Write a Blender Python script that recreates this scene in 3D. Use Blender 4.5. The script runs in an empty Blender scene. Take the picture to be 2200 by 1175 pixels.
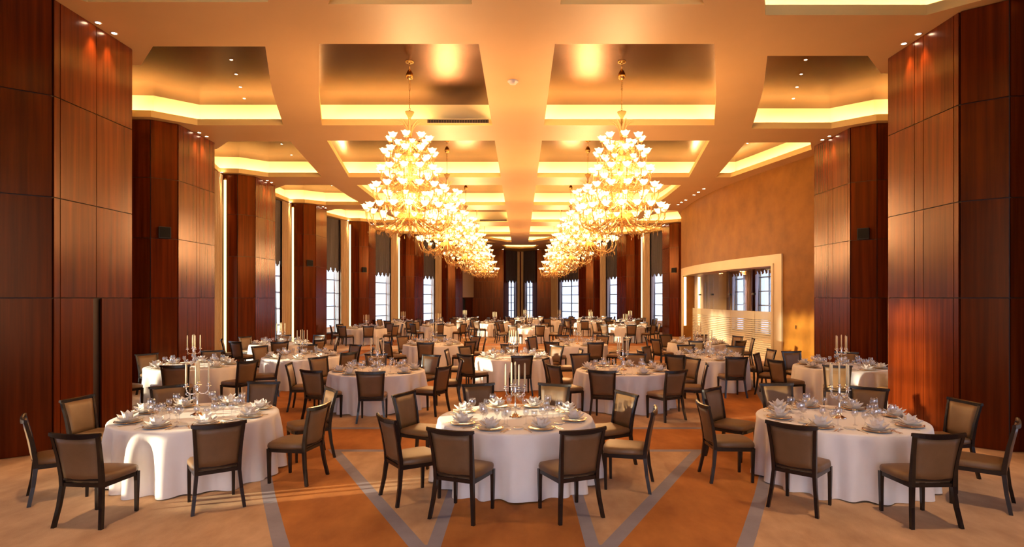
import bpy, math, random
from mathutils import Vector, Matrix, noise as mnoise
from mathutils.geometry import tessellate_polygon
random.seed(7)
PI = math.pi
S = bpy.context.scene
C = S.collection

# ------------------------------------------------------------------ camera
F_PX, CAM_H = 1290.0, 2.27          # focal length in pixels of the 2200 px wide frame, eye height
VPX, VPY = 1119.0, 640.0            # vanishing point of the hall's long axis
cam_d = bpy.data.cameras.new('camera')
cam_d.sensor_fit = 'HORIZONTAL'; cam_d.sensor_width = 36.0
cam_d.lens = 36.0 * F_PX / 2200.0
cam_d.shift_x = -(VPX - 1100.0) / 2200.0
cam_d.shift_y = (VPY - 587.5) / 2200.0
cam_d.clip_end = 400
cam = bpy.data.objects.new('camera', cam_d); C.objects.link(cam)
cam.location = (0, 0, CAM_H); cam.rotation_euler = (PI / 2, 0, 0)
S.camera = cam

# ------------------------------------------------------------------ world, sun, exposure
SKY_STRENGTH = 4.2
SUN_STRENGTH = 34.0
CHANDELIER_W = 240.0
COVE_STRENGTH = 70.0
SPOT_W = 130.0
NEAR_FILL_W = 380.0  # power of the added fill lamps over the viewer
w = bpy.data.worlds.new('world'); S.world = w; w.use_nodes = True
bg = w.node_tree.nodes['Background']
bg.inputs['Color'].default_value = (0.84, 0.84, 0.96, 1); bg.inputs['Strength'].default_value = SKY_STRENGTH
sun_d = bpy.data.lights.new('sun', 'SUN'); sun_d.energy = SUN_STRENGTH; sun_d.angle = math.radians(1.2)
sun_d.color = (1.0, 0.76, 0.44)
sun = bpy.data.objects.new('sun', sun_d); C.objects.link(sun)
sun.rotation_euler = Vector((1.0, 0.33, -0.118)).to_track_quat('-Z', 'Y').to_euler()
sun.location = (-30, -10, 12)
S.view_settings.view_transform = 'Standard'
S.view_settings.look = 'None'
S.view_settings.gamma = 1.0
S.view_settings.use_curve_mapping = False
S.view_settings.exposure = 0.7
S.cycles.max_bounces = 6; S.cycles.diffuse_bounces = 3; S.cycles.glossy_bounces = 3
S.cycles.transmission_bounces = 4; S.cycles.transparent_max_bounces = 16
S.cycles.caustics_reflective = False; S.cycles.caustics_refractive = False
S.cycles.sample_clamp_indirect = 4.0
S.cycles.adaptive_threshold = 0.04

# ------------------------------------------------------------------ materials
def newmat(name):
    m = bpy.data.materials.new(name); m.use_nodes = True
    nt = m.node_tree
    return m, nt, nt.nodes['Principled BSDF']
def P(name, col, rough=0.5, metal=0.0, **kw):
    m, nt, b = newmat(name)
    b.inputs['Base Color'].default_value = (*col, 1)
    b.inputs['Roughness'].default_value = rough
    b.inputs['Metallic'].default_value = metal
    for k, v in kw.items():
        b.inputs[k].default_value = v
    return m
def ramp(nt, a, b_, lo=0.3, hi=0.7):
    r = nt.nodes.new('ShaderNodeValToRGB')
    r.color_ramp.elements[0].position = lo; r.color_ramp.elements[0].color = (*a, 1)
    r.color_ramp.elements[1].position = hi; r.color_ramp.elements[1].color = (*b_, 1)
    return r
def noisy(name, a, b_, scale=(1, 1, 1), detail=4, rough=0.5, metal=0.0, bump=0.0, bscale=60, rnd=0.0, lo=0.3, hi=0.7, sheen=0.0, coat=0.0, spec=0.5):
    m, nt, b = newmat(name); L = nt.links
    tc = nt.nodes.new('ShaderNodeTexCoord'); mp = nt.nodes.new('ShaderNodeMapping')
    mp.inputs['Scale'].default_value = scale
    L.new(tc.outputs['Object'], mp.inputs['Vector'])
    n = nt.nodes.new('ShaderNodeTexNoise'); n.inputs['Scale'].default_value = 1; n.inputs['Detail'].default_value = detail
    n.inputs['Roughness'].default_value = 0.6
    L.new(mp.outputs['Vector'], n.inputs['Vector'])
    r = ramp(nt, a, b_, lo, hi); L.new(n.outputs['Fac'], r.inputs['Fac'])
    col = r.outputs['Color']
    if rnd > 0:
        oi = nt.nodes.new('ShaderNodeObjectInfo')
        mr = nt.nodes.new('ShaderNodeMapRange'); mr.inputs['To Min'].default_value = 1 - rnd; mr.inputs['To Max'].default_value = 1 + rnd
        L.new(oi.outputs['Random'], mr.inputs['Value'])
        hs = nt.nodes.new('ShaderNodeHueSaturation'); L.new(col, hs.inputs['Color']); L.new(mr.outputs['Result'], hs.inputs['Value'])
        col = hs.outputs['Color']
        add = nt.nodes.new('ShaderNodeVectorMath'); add.operation = 'ADD'
        sc = nt.nodes.new('ShaderNodeMath'); sc.operation = 'MULTIPLY'; sc.inputs[1].default_value = 37.0
        L.new(oi.outputs['Random'], sc.inputs[0])
        cb = nt.nodes.new('ShaderNodeCombineXYZ')
        for i in range(3): L.new(sc.outputs[0], cb.inputs[i])
        L.new(mp.outputs['Vector'], add.inputs[0]); L.new(cb.outputs[0], add.inputs[1])
        L.new(add.outputs[0], n.inputs['Vector'])
    L.new(col, b.inputs['Base Color'])
    b.inputs['Specular IOR Level'].default_value = spec
    b.inputs['Roughness'].default_value = rough; b.inputs['Metallic'].default_value = metal
    b.inputs['Sheen Weight'].default_value = sheen
    b.inputs['Coat Weight'].default_value = coat; b.inputs['Coat Roughness'].default_value = 0.08
    if bump:
        n2 = nt.nodes.new('ShaderNodeTexNoise'); n2.inputs['Scale'].default_value = bscale; n2.inputs['Detail'].default_value = 3
        L.new(tc.outputs['Object'], n2.inputs['Vector'])
        bp = nt.nodes.new('ShaderNodeBump'); bp.inputs['Strength'].default_value = bump; bp.inputs['Distance'].default_value = 0.01
        L.new(n2.outputs['Fac'], bp.inputs['Height']); L.new(bp.outputs['Normal'], b.inputs['Normal'])
    return m
def emit(name, col, strength, sample=True):
    m = bpy.data.materials.new(name); m.use_nodes = True; nt = m.node_tree
    nt.nodes.remove(nt.nodes['Principled BSDF'])
    e = nt.nodes.new('ShaderNodeEmission'); e.inputs['Color'].default_value = (*col, 1); e.inputs['Strength'].default_value = strength
    nt.links.new(e.outputs[0], nt.nodes['Material Output'].inputs['Surface'])
    if not sample: m.cycles.emission_sampling = 'NONE'
    return m
def thin(name, tint, gloss_col, rough, ior=1.5, diff=None, diff_fac=0.0):
    """thin clear sheet: tinted transparency with a fresnel reflection, optionally some haze"""
    m = bpy.data.materials.new(name); m.use_nodes = True; nt = m.node_tree; L = nt.links
    nt.nodes.remove(nt.nodes['Principled BSDF'])
    tr = nt.nodes.new('ShaderNodeBsdfTransparent'); tr.inputs['Color'].default_value = (*tint, 1)
    gl = nt.nodes.new('ShaderNodeBsdfGlossy'); gl.inputs['Color'].default_value = (*gloss_col, 1); gl.inputs['Roughness'].default_value = rough
    lw = nt.nodes.new('ShaderNodeLayerWeight'); lw.inputs['Blend'].default_value = 0.5   # Schlick fresnel, same from both sides
    pw = nt.nodes.new('ShaderNodeMath'); pw.operation = 'POWER'; pw.inputs[1].default_value = 5.0; L.new(lw.outputs['Facing'], pw.inputs[0])
    f0 = ((ior - 1) / (ior + 1)) ** 2
    fr = nt.nodes.new('ShaderNodeMath'); fr.operation = 'MULTIPLY_ADD'; fr.inputs[1].default_value = 1 - f0; fr.inputs[2].default_value = f0
    L.new(pw.outputs[0], fr.inputs[0])
    mx = nt.nodes.new('ShaderNodeMixShader')
    L.new(fr.outputs[0], mx.inputs[0]); L.new(tr.outputs[0], mx.inputs[1]); L.new(gl.outputs[0], mx.inputs[2])
    out = mx.outputs[0]
    if diff:
        a = nt.nodes.new('ShaderNodeBsdfDiffuse'); a.inputs['Color'].default_value = (*diff, 1)
        t = nt.nodes.new('ShaderNodeBsdfTranslucent'); t.inputs['Color'].default_value = (*diff, 1)
        m1 = nt.nodes.new('ShaderNodeMixShader'); L.new(a.outputs[0], m1.inputs[1]); L.new(t.outputs[0], m1.inputs[2])
        m2 = nt.nodes.new('ShaderNodeMixShader'); m2.inputs[0].default_value = diff_fac
        L.new(out, m2.inputs[1]); L.new(m1.outputs[0], m2.inputs[2]); out = m2.outputs[0]
    L.new(out, nt.nodes['Material Output'].inputs['Surface'])
    return m

M = {}
M['wood'] = noisy('mahogany', (0.038, 0.0050, 0.0010), (0.145, 0.022, 0.0030), (11, 11, 0.35), 5, 0.22, 0, 0, rnd=0.14, lo=0.25, hi=0.78, spec=0.32)
M['wood'].node_tree.nodes['Principled BSDF'].inputs['Specular Tint'].default_value = (1.0, 0.46, 0.20, 1)
M['core'] = P('dark_core', (0.02, 0.006, 0.003), 0.5)
M['soffit'] = noisy('soffit_paint', (0.58, 0.35, 0.155), (0.62, 0.375, 0.17), (0.6, 0.6, 0.6), 2, 0.5)
M['cove'] = P('cove_paint', (0.86, 0.66, 0.36), 0.5)
M['lip'] = P('glow_painted_lip', (0.95, 0.66, 0.24), 0.45)  # yellow glow of the cove light put into the lip colour
M['gold'] = noisy('gold_leaf_panel', (0.118, 0.041, 0.0095), (0.16, 0.058, 0.0135), (1.2, 1.2, 1.2), 4, 0.27, 1.0)
M['led'] = emit('cove_light', (1.0, 0.70, 0.30), COVE_STRENGTH)
M['tan'] = noisy('carpet_tan', (0.45, 0.255, 0.13), (0.70, 0.43, 0.24), (2.6, 1.3, 1.5), 9, 0.95, 0, 0.6, 180)
M['orange'] = noisy('carpet_rust', (0.36, 0.112, 0.014), (0.57, 0.205, 0.034), (2.6, 1.3, 1.5), 9, 0.95, 0, 0.6, 180)
M['grey'] = noisy('carpet_grey', (0.27, 0.23, 0.26), (0.35, 0.31, 0.35), (2, 2, 2), 6, 0.95, 0, 0.6, 180)
M['cloth'] = noisy('white_linen', (0.82, 0.75, 0.70), (0.87, 0.80, 0.75), (3, 3, 3), 3, 0.75, 0, 0.15, 300, sheen=0.3)
M['napkin'] = noisy('napkin_linen', (0.76, 0.68, 0.60), (0.84, 0.77, 0.70), (8, 8, 8), 3, 0.75)
M['fabric'] = noisy('taupe_vinyl', (0.150, 0.078, 0.031), (0.185, 0.098, 0.042), (5, 5, 5), 4, 0.42, 0, 0.25, 220, rnd=0.06)
M['frame'] = P('espresso_wood', (0.016, 0.010, 0.008), 0.22)
M['china'] = P('white_china', (0.80, 0.75, 0.68), 0.15)
M['rim'] = P('gold_rim', (0.85, 0.52, 0.18), 0.25, 1.0)
M['silver'] = P('silver', (0.82, 0.78, 0.72), 0.12, 1.0)
M['glass'] = thin('clear_glass', (0.93, 0.94, 0.96), (1, 1, 1), 0.04, 2.1)
M['crystal'] = thin('crystal', (0.90, 0.80, 0.62), (1, 0.9, 0.7), 0.12, 1.8, (0.42, 0.25, 0.10), 0.35)
M['shade'] = emit('lit_lamp_glass', (1.0, 0.70, 0.33), 2.0, False)
M['leaf'] = thin('opal_leaf', (0.95, 0.86, 0.68), (1, 0.92, 0.75), 0.15, 1.5, (0.95, 0.72, 0.36), 0.85)
M['brass'] = P('brass', (0.72, 0.45, 0.16), 0.25, 1.0)
M['candle'] = P('candle_wax', (0.80, 0.68, 0.42), 0.45, 0, **{'Subsurface Weight': 0.0})
M['wick'] = P('wick', (0.03, 0.025, 0.02), 0.9)
M['plaster'] = noisy('gold_plaster', (0.19, 0.070, 0.005), (0.30, 0.118, 0.010), (1.3, 1.3, 1.3), 7, 0.5, 0.1, spec=0.25)
M['cream'] = noisy('cream_stone', (0.72, 0.58, 0.34), (0.78, 0.64, 0.40), (1, 1, 1), 4, 0.4)
M['pane'] = thin('tinted_window_pane', (0.48, 0.52, 0.57), (1, 1, 1), 0.02, 1.45)
M['clearpane'] = thin('window_pane', (0.97, 0.98, 1.0), (1, 1, 1), 0.02, 1.45)
M['screen'] = thin('glass_wall', (0.96, 0.96, 0.95), (1, 1, 1), 0.02, 1.5)
M['frost'] = thin('frosted_band', (0.92, 0.92, 0.88), (1, 1, 1), 0.2, 1.4, (0.78, 0.68, 0.48), 0.75)
M['wframe'] = P('window_frame_grey', (0.16, 0.20, 0.26), 0.4)
M['drape'] = noisy('tan_drape', (0.40, 0.25, 0.11), (0.50, 0.33, 0.16), (4, 4, 0.5), 3, 0.5, sheen=0.3)
M['valance'] = noisy('plum_valance', (0.026, 0.017, 0.022), (0.046, 0.031, 0.038), (6, 6, 1), 4, 0.55, sheen=0.3)
M['brownval'] = noisy('brown_valance', (0.075, 0.028, 0.014), (0.12, 0.05, 0.025), (6, 6, 1), 4, 0.5, sheen=0.3)
M['sheer'] = thin('sheer_curtain', (0.72, 0.80, 0.95), (1, 1, 1), 0.6, 1.1, (0.72, 0.78, 0.90), 0.6)
M['black'] = P('speaker_black', (0.012, 0.010, 0.009), 0.5)
M['mesh'] = noisy('speaker_grille', (0.006, 0.005, 0.004), (0.016, 0.013, 0.010), (150, 150, 150), 2, 0.7, spec=0.2)
M['spot'] = emit('downlight_lens', (1.0, 0.80, 0.55), 30.0, False)
M['strip'] = emit('strip_light', (1.0, 0.66, 0.26), 2.2)
M['white'] = P('white_plastic', (0.75, 0.66, 0.56), 0.4)
M['grille'] = P('diffuser_slat', (0.10, 0.05, 0.02), 0.4)
M['sidewall'] = noisy('side_room_wall', (0.55, 0.38, 0.19), (0.64, 0.46, 0.25), (0.8, 0.8, 0.8), 3, 0.6)
M['board'] = P('cream_board', (0.56, 0.36, 0.16), 0.5)
M['dark'] = P('dark_opening', (0.012, 0.008, 0.006), 0.6)

# ------------------------------------------------------------------ mesh helpers
class MB:
    def __init__(s): s.v = []; s.f = []; s.sm = []; s.mi = []
    def add(s, vs, fs, smooth=False, mi=0):
        o = len(s.v); s.v.extend([tuple(p) for p in vs])
        for f in fs:
            s.f.append([i + o for i in f]); s.sm.append(smooth); s.mi.append(mi)
        return s
    def box(s, lo, hi, mi=0):
        x0, y0, z0 = lo; x1, y1, z1 = hi
        return s.add([(x0, y0, z0), (x1, y0, z0), (x1, y1, z0), (x0, y1, z0), (x0, y0, z1), (x1, y0, z1), (x1, y1, z1), (x0, y1, z1)],
                     [(0, 3, 2, 1), (4, 5, 6, 7), (0, 1, 5, 4), (1, 2, 6, 5), (2, 3, 7, 6), (3, 0, 4, 7)], False, mi)
    def loft(s, rings, closed=True, cap=True, smooth=True, mi=0):
        n = len(rings[0]); vs = [p for r in rings for p in r]; fs = []
        for k in range(len(rings) - 1):
            for i in range(n if closed else n - 1):
                j = (i + 1) % n
                fs.append((k * n + i, k * n + j, (k + 1) * n + j, (k + 1) * n + i))
        if cap and closed:
            fs.append(tuple(range(n - 1, -1, -1))); fs.append(tuple((len(rings) - 1) * n + i for i in range(n)))
        return s.add(vs, fs, smooth, mi)
    def lathe(s, prof, n=16, c=(0, 0, 0), mi=0, smooth=True, cap=False):
        rings = [[(c[0] + r * math.cos(2 * PI * i / n), c[1] + r * math.sin(2 * PI * i / n), c[2] + z) for i in range(n)] for r, z in prof]
        return s.loft(rings, True, cap, smooth, mi)
    def tube(s, pts, rad, n=6, mi=0, cap=True, smooth=True):
        pts = [Vector(p) for p in pts]
        rad = rad if isinstance(rad, (list, tuple)) else [rad] * len(pts)
        rings = []; up = None
        for k, p in enumerate(pts):
            d = (pts[min(k + 1, len(pts) - 1)] - pts[max(k - 1, 0)]).normalized()
            if up is None:
                up = Vector((0, 0, 1)) if abs(d.z) < 0.9 else Vector((1, 0, 0))
            a = d.cross(up).normalized(); b = a.cross(d).normalized(); up = b
            rings.append([tuple(p + (a * math.cos(2 * PI * i / n) + b * math.sin(2 * PI * i / n)) * rad[k]) for i in range(n)])
        return s.loft(rings, True, cap, smooth, mi)
    def bar(s, pts, wx, wy, mi=0):
        """square bar through pts, cross-section along world x/y"""
        wx = wx if isinstance(wx, (list, tuple)) else [wx] * len(pts)
        wy = wy if isinstance(wy, (list, tuple)) else [wy] * len(pts)
        rings = [[(p[0] - a / 2, p[1] - b / 2, p[2]), (p[0] + a / 2, p[1] - b / 2, p[2]), (p[0] + a / 2, p[1] + b / 2, p[2]), (p[0] - a / 2, p[1] + b / 2, p[2])]
                 for p, a, b in zip(pts, wx, wy)]
        return s.loft(rings, True, True, False, mi)
    def prism(s, poly, z0, z1, mi=0, cap=True):
        n = len(poly)
        vs = [(x, y, z0) for x, y in poly] + [(x, y, z1) for x, y in poly]
        fs = [(i, (i + 1) % n, n + (i + 1) % n, n + i) for i in range(n)]
        if cap:
            for t in tessellate_polygon([[Vector((x, y, 0)) for x, y in poly]]):
                fs.append((t[2], t[1], t[0])); fs.append((t[0] + n, t[1] + n, t[2] + n))
        return s.add(vs, fs, False, mi)
    def mesh(s, name, mats):
        me = bpy.data.meshes.new(name); me.from_pydata(s.v, [], s.f)
        for m in (mats if isinstance(mats, (list, tuple)) else [mats]): me.materials.append(m)
        me.polygons.foreach_set('use_smooth', s.sm); me.polygons.foreach_set('material_index', s.mi)
        me.validate(); me.update(); return me
    def build(s, name, mats, parent=None, loc=(0, 0, 0), rz=0.0):
        return obj(name, s.mesh(name, mats), parent, loc, rz)
def obj(name, me, parent=None, loc=(0, 0, 0), rz=0.0, scale=None):
    o = bpy.data.objects.new(name, me); C.objects.link(o)
    o.location = loc; o.rotation_euler = (0, 0, rz)
    if scale: o.scale = scale
    if parent: o.parent = parent
    return o
def tag(o, label, cat, group=None):
    o['label'] = label; o['category'] = cat
    if group: o['group'] = group
    return o
def thing(name, label, cat, loc=(0, 0, 0), rz=0.0, group=None):
    return tag(obj(name, None, None, loc, rz), label, cat, group)
def struct(o):
    o['kind'] = 'structure'; return o
def interp(tab, y):
    if y <= tab[0][0]:
        (a, b), (c, d) = tab[0], tab[1]
    elif y >= tab[-1][0]:
        (a, b), (c, d) = tab[-2], tab[-1]
    else:
        for k in range(len(tab) - 1):
            if tab[k][0] <= y <= tab[k + 1][0]:
                (a, b), (c, d) = tab[k], tab[k + 1]; break
    return b + (d - b) * (y - a) / (c - a)
def area2(p): return sum(p[i][0] * p[(i + 1) % len(p)][1] - p[(i + 1) % len(p)][0] * p[i][1] for i in range(len(p)))
def ccw(p): return p if area2(p) > 0 else p[::-1]
def inset(p, d):
    """offset a ccw polygon inwards by d (negative: outwards), mitred"""
    n = len(p); out = []
    for i in range(n):
        a, b, c = Vector(p[i - 1]), Vector(p[i]), Vector(p[(i + 1) % n])
        u = (b - a).normalized(); v = (c - b).normalized()
        n1 = Vector((-u.y, u.x)); n2 = Vector((-v.y, v.x)); m = (n1 + n2)
        if m.length < 1e-4: m = n1
        m.normalize(); k = min(1.0 / max(m.dot(n1), 0.35), 2.2)
        q = b + m * d * k; out.append((q.x, q.y))
    return out
def fill(mb, loops, z, up, mi=0):
    pts = [Vector((x, y, 0)) for l in loops for x, y in l]
    tris = tessellate_polygon([[Vector((x, y, 0)) for x, y in l] for l in loops])
    fs = []
    for t in tris:
        a, b, c = (pts[i] for i in t)
        s_ = (b - a).cross(c - a).z
        fs.append(tuple(t) if (s_ > 0) == up else tuple(t[::-1]))
    mb.add([(p.x, p.y, z) for p in pts], fs, False, mi)
def wall_loop(mb, poly, z0, z1, inward, mi=0):
    n = len(poly); vs = [(x, y, z0) for x, y in poly] + [(x, y, z1) for x, y in poly]
    fs = [(i, (i + 1) % n, n + (i + 1) % n, n + i) for i in range(n)]
    if inward: fs = [f[::-1] for f in fs]
    mb.add(vs, fs, False, mi)
def ring(mb, a, b, z, up, mi=0):
    n = len(a); vs = [(x, y, z) for x, y in a] + [(x, y, z) for x, y in b]
    fs = []
    for i in range(n):
        f = (i, (i + 1) % n, n + (i + 1) % n, n + i)
        p, q, r = Vector(vs[f[0]]), Vector(vs[f[1]]), Vector(vs[f[2]])
        fs.append(f if ((q - p).cross(r - p).z > 0) == up else f[::-1])
    mb.add(vs, fs, False, mi)

# ------------------------------------------------------------------ plan of the hall
AX = -0.07                                   # long axis of the hall
Z_SOF, Z_COF = CAM_H + 4.40, CAM_H + 5.05    # beam soffit and coffer ceiling
MID = 26.4
_e1 = [(5.0, 0.70), (5.47, 0.95), (9.0, 2.82), (10.4, 3.42), (13.0, 4.3), (15.3, 5.0), (16.8, 5.35), (21.9, 6.2), (23.4, 6.32), (26.4, 6.42)]
_e2 = [(3.5, 1.0), (5.5, 2.05), (7.3, 2.95), (10.5, 4.4), (12.7, 5.2), (15.3, 5.98), (16.8, 6.4), (22.0, 7.2), (23.4, 7.28), (26.4, 7.4)]
E1 = lambda y: interp(_e1, y if y <= MID else 2 * MID - y)
E2 = lambda y: interp(_e2, y if y <= MID else 2 * MID - y)
ROWS = [(5.6, 9.0), (10.4, 15.3), (16.8, 21.9), (23.4, 28.5), (30.0, 34.8), (36.9, 41.4), (43.2, 47.2)]
BEAM = 0.66
def ys(a, b, n=6): return [a + (b - a) * i / n for i in range(n + 1)]
def centre_field(a, b, s):
    p = [(AX + s * BEAM, a), (AX + s * BEAM, b)] + [(AX + s * E1(y), y) for y in reversed(ys(a, b))]
    return ccw(p)

# columns: side, x of aisle face, y centre, half length, rotation, row of joints on the aisle face
COLS = {}
def colrow(k, xl, yl, hl, xr, yr, hr, rot): COLS['L', k] = (xl, yl, hl, rot); COLS['R', k] = (xr, yr, hr, rot)
colrow(0, 4.95, 3.1, 0.88, 4.95, 3.1, 0.88, 0)
colrow(1, 6.89, 9.72, 0.89, 6.76, 10.13, 0.89, 0)
colrow(2, 8.69, 16.10, 0.90, 8.52, 16.45, 0.95, 0)
COLS['L', 3] = (9.63, 22.62, 0.88, 0)
COLS['L', 4] = (9.68, 29.10, 0.78, 0)
colrow(5, 8.85, 35.7, 0.82, 8.78, 36.3, 0.88, 0)
colrow(6, 7.20, 42.4, 0.80, 7.12, 42.4, 0.80, 14)
colrow(7, 4.95, 48.0, 0.55, 4.92, 48.0, 0.55, 25)
SGN = {'L': -1, 'R': 1}
def col_pt(side, k, lx, ly):
    """local plan point (lx outwards from the aisle face, ly along the hall) to the hall"""
    x, y, h, rot = COLS[side, k]; r = math.radians(rot); c, s = math.cos(r), math.sin(r)
    return (SGN[side] * (x + c * lx - s * ly), y + s * lx + c * ly)

# ------------------------------------------------------------------ floor
def side_field(s):
    out = 14.0
    return ccw([(AX + s * E2(y), y) for y in ys(3.5, 49.3, 40)] + [(s * out, 49.3), (s * out, 3.5)])
mb = MB(); holes = []
fields = [centre_field(a, b, s) for (a, b) in ROWS[1:] for s in (-1, 1)]
fields += [side_field(-1), side_field(1)]
for p in fields:
    q = inset(p, 0.14); fill(mb, [q], 0, True, 1); ring(mb, p, q, 0, True, 2)
for s in (-1, 1):                               # the two wedges nearest the viewer run out to a point
    p = [(AX + s * BEAM, 5.0), (AX + s * BEAM, 9.0)] + [(AX + s * E1(y), y) for y in reversed(ys(5.0, 9.0))]
    cl = lambda y: min(max(y, 5.52), 8.87)
    q = [(AX + s * (BEAM + 0.13), 5.52), (AX + s * (BEAM + 0.13), 8.87)] + [(AX + s * max(E1(cl(y)) - 0.165, BEAM + 0.132), cl(y)) for y in reversed(ys(5.0, 9.0))]
    ring(mb, p, q, 0, True, 2); fill(mb, [ccw(q)], 0, True, 1); fields.append(ccw(p))
fill(mb, [[(-15, -7), (15, -7), (15, 60), (-15, 60)]] + [p[::-1] for p in fields], 0, True, 0)
floor = struct(mb.build('floor', [M['orange'], M['tan'], M['grey']]))
floor['label'] = 'wall-to-wall carpet of tan fields and rust bands edged in grey'
mb = MB().box((-15, -7, -0.2), (15, 60, -0.012)); slab = struct(mb.build('floor', M['core']))

# ------------------------------------------------------------------ ceiling with coffers
coffers = []     # polygon, skip test for the light strip
for r, (a, b) in enumerate(ROWS):
    for s in (-1, 1):
        coffers.append((centre_field(a, b, s), (r, s)))
def bay_coffer(side, k):
    s = SGN[side]; x1, y1, h1, _ = COLS[side, k]; x2, y2, h2, _ = COLS[side, k + 1]
    yn, yf = y1 + h1 - 0.1, y2 - h2 + 0.1
    p = [(AX + s * E2(y), y) for y in ys(yn, yf)]
    p += [(s * (x2 - 0.45), yf), (s * (x2 + 0.3), yf - 0.7), (s * (x2 + 0.95), yf - 0.75), (s * (x1 + 0.95), yn + 0.85), (s * (x1 + 0.3), yn + 0.85), (s * (x1 - 0.45), yn)]
    return ccw(p)
for side, k in [('L', 0), ('L', 1), ('L', 2), ('L', 3), ('L', 4), ('L', 5), ('L', 6), ('R', 0), ('R', 1), ('R', 5), ('R', 6)]:
    coffers.append((bay_coffer(side, k), None))
coffers.append((ccw([(AX + E2(y), y) for y in ys(17.0, 21.9)] + [(7.65, 21.9), (8.62, 17.8), (8.2, 17.0)]), None))
coffers.append((ccw([(AX + E2(y), y) for y in ys(30.2, 35.3)] + [(8.3, 35.3), (9.05, 34.6), (9.35, 34.5), (7.9, 30.3)]), None))
coffers.append((ccw([(-3.2, 4.0), (-3.6, 0.0), (-3.2, -4.0), (3.2, -4.0), (3.6, 0.0), (3.2, 4.0), (0.8, 4.4), (-0.8, 4.4)]), None))  # unseen coffer added behind the viewer, its cove lights the foreground
coffers.append((ccw([(-1.6, 50.0), (1.5, 50.0), (1.2, 53.0), (-0.05, 53.5), (-1.3, 53.0)]), None))
mb = MB()
fill(mb, [[(-15, -7), (15, -7), (15, 60), (-15, 60)]] + [p[::-1] for p, _ in coffers], Z_SOF, False, 0)
mb.box((-15, -7, Z_COF + 0.05), (15, 60, Z_COF + 0.15))
ceiling = struct(mb.build('ceiling', M['soffit']))
ceiling['label'] = 'coffered banquet hall ceiling with crossing tan beams'
for p, info in coffers:
    lip = inset(p, -0.07); rec = inset(p, -0.40)
    m1 = MB()
    wall_loop(m1, p, Z_SOF, Z_SOF + 0.16, True, 1)
    ring(m1, p, lip, Z_SOF + 0.16, True, 0)
    wall_loop(m1, lip, Z_SOF + 0.04, Z_SOF + 0.16, False, 0)
    ring(m1, lip, rec, Z_SOF + 0.04, True, 0)
    wall_loop(m1, rec, Z_SOF + 0.04, Z_COF, True, 0)
    m1.build('coffer_lip', [M['cove'], M['lip']], ceiling)
    m2 = MB(); fill(m2, [rec], Z_COF, False, 0)
    m2.build('coffer_panel', M['gold'], ceiling)
    a_, b_ = inset(p, -0.17), inset(p, -0.23)
    m3 = MB(); n = len(p)
    for i in range(n):
        j = (i + 1) % n
        mx, my = (p[i][0] + p[j][0]) / 2, (p[i][1] + p[j][1]) / 2
        q = [a_[i], a_[j], b_[j], b_[i]]
        if info in ((1, -1), (4, -1)) and abs(p[i][1] - p[j][1]) < 0.05 and my > ROWS[info[0]][1] - 0.1:
            # the half of the far side that holds the air slot has no light strip
            xm = -2.4; xo = min(p[i][0], p[j][0]); y0, y1 = a_[i][1], b_[i][1]
            q = [(xo, y0), (xm, y0), (xm, y1), (xo, y1)]
        vs = [(x, y, Z_SOF + 0.06) for x, y in q]
        f = (0, 1, 2, 3)
        if (Vector(vs[1]) - Vector(vs[0])).cross(Vector(vs[2]) - Vector(vs[0])).z < 0: f = f[::-1]
        m3.add(vs, [f])
    m3.build('cove_light_strip', M['led'], ceiling)
# air slots on the far lip of two left coffers
for r in (1, 4):
    yf = ROWS[r][1]
    d = thing('air_diffuser', ['dark linear air slot in the nearest left coffer', 'dark linear air slot in a distant left coffer'][r == 4], 'air vent', (-1.6, yf - 0.008, Z_SOF + 0.10))
    MB().box((-0.78, 0, -0.045), (0.78, 0.006, 0.045)).build('backing', M['dark'], d)
    MB().box((-0.80, -0.014, 0.045), (0.80, 0.006, 0.057)).box((-0.80, -0.014, -0.057), (0.80, 0.006, -0.045)).build('frame', M['cove'], d)
    for i in range(24):
        x = -0.76 + i * 1.52 / 23
        MB().box((x - 0.008, -0.012, -0.045), (x + 0.008, 0.0, 0.045)).build('slat', M['grille'], d)

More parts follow.
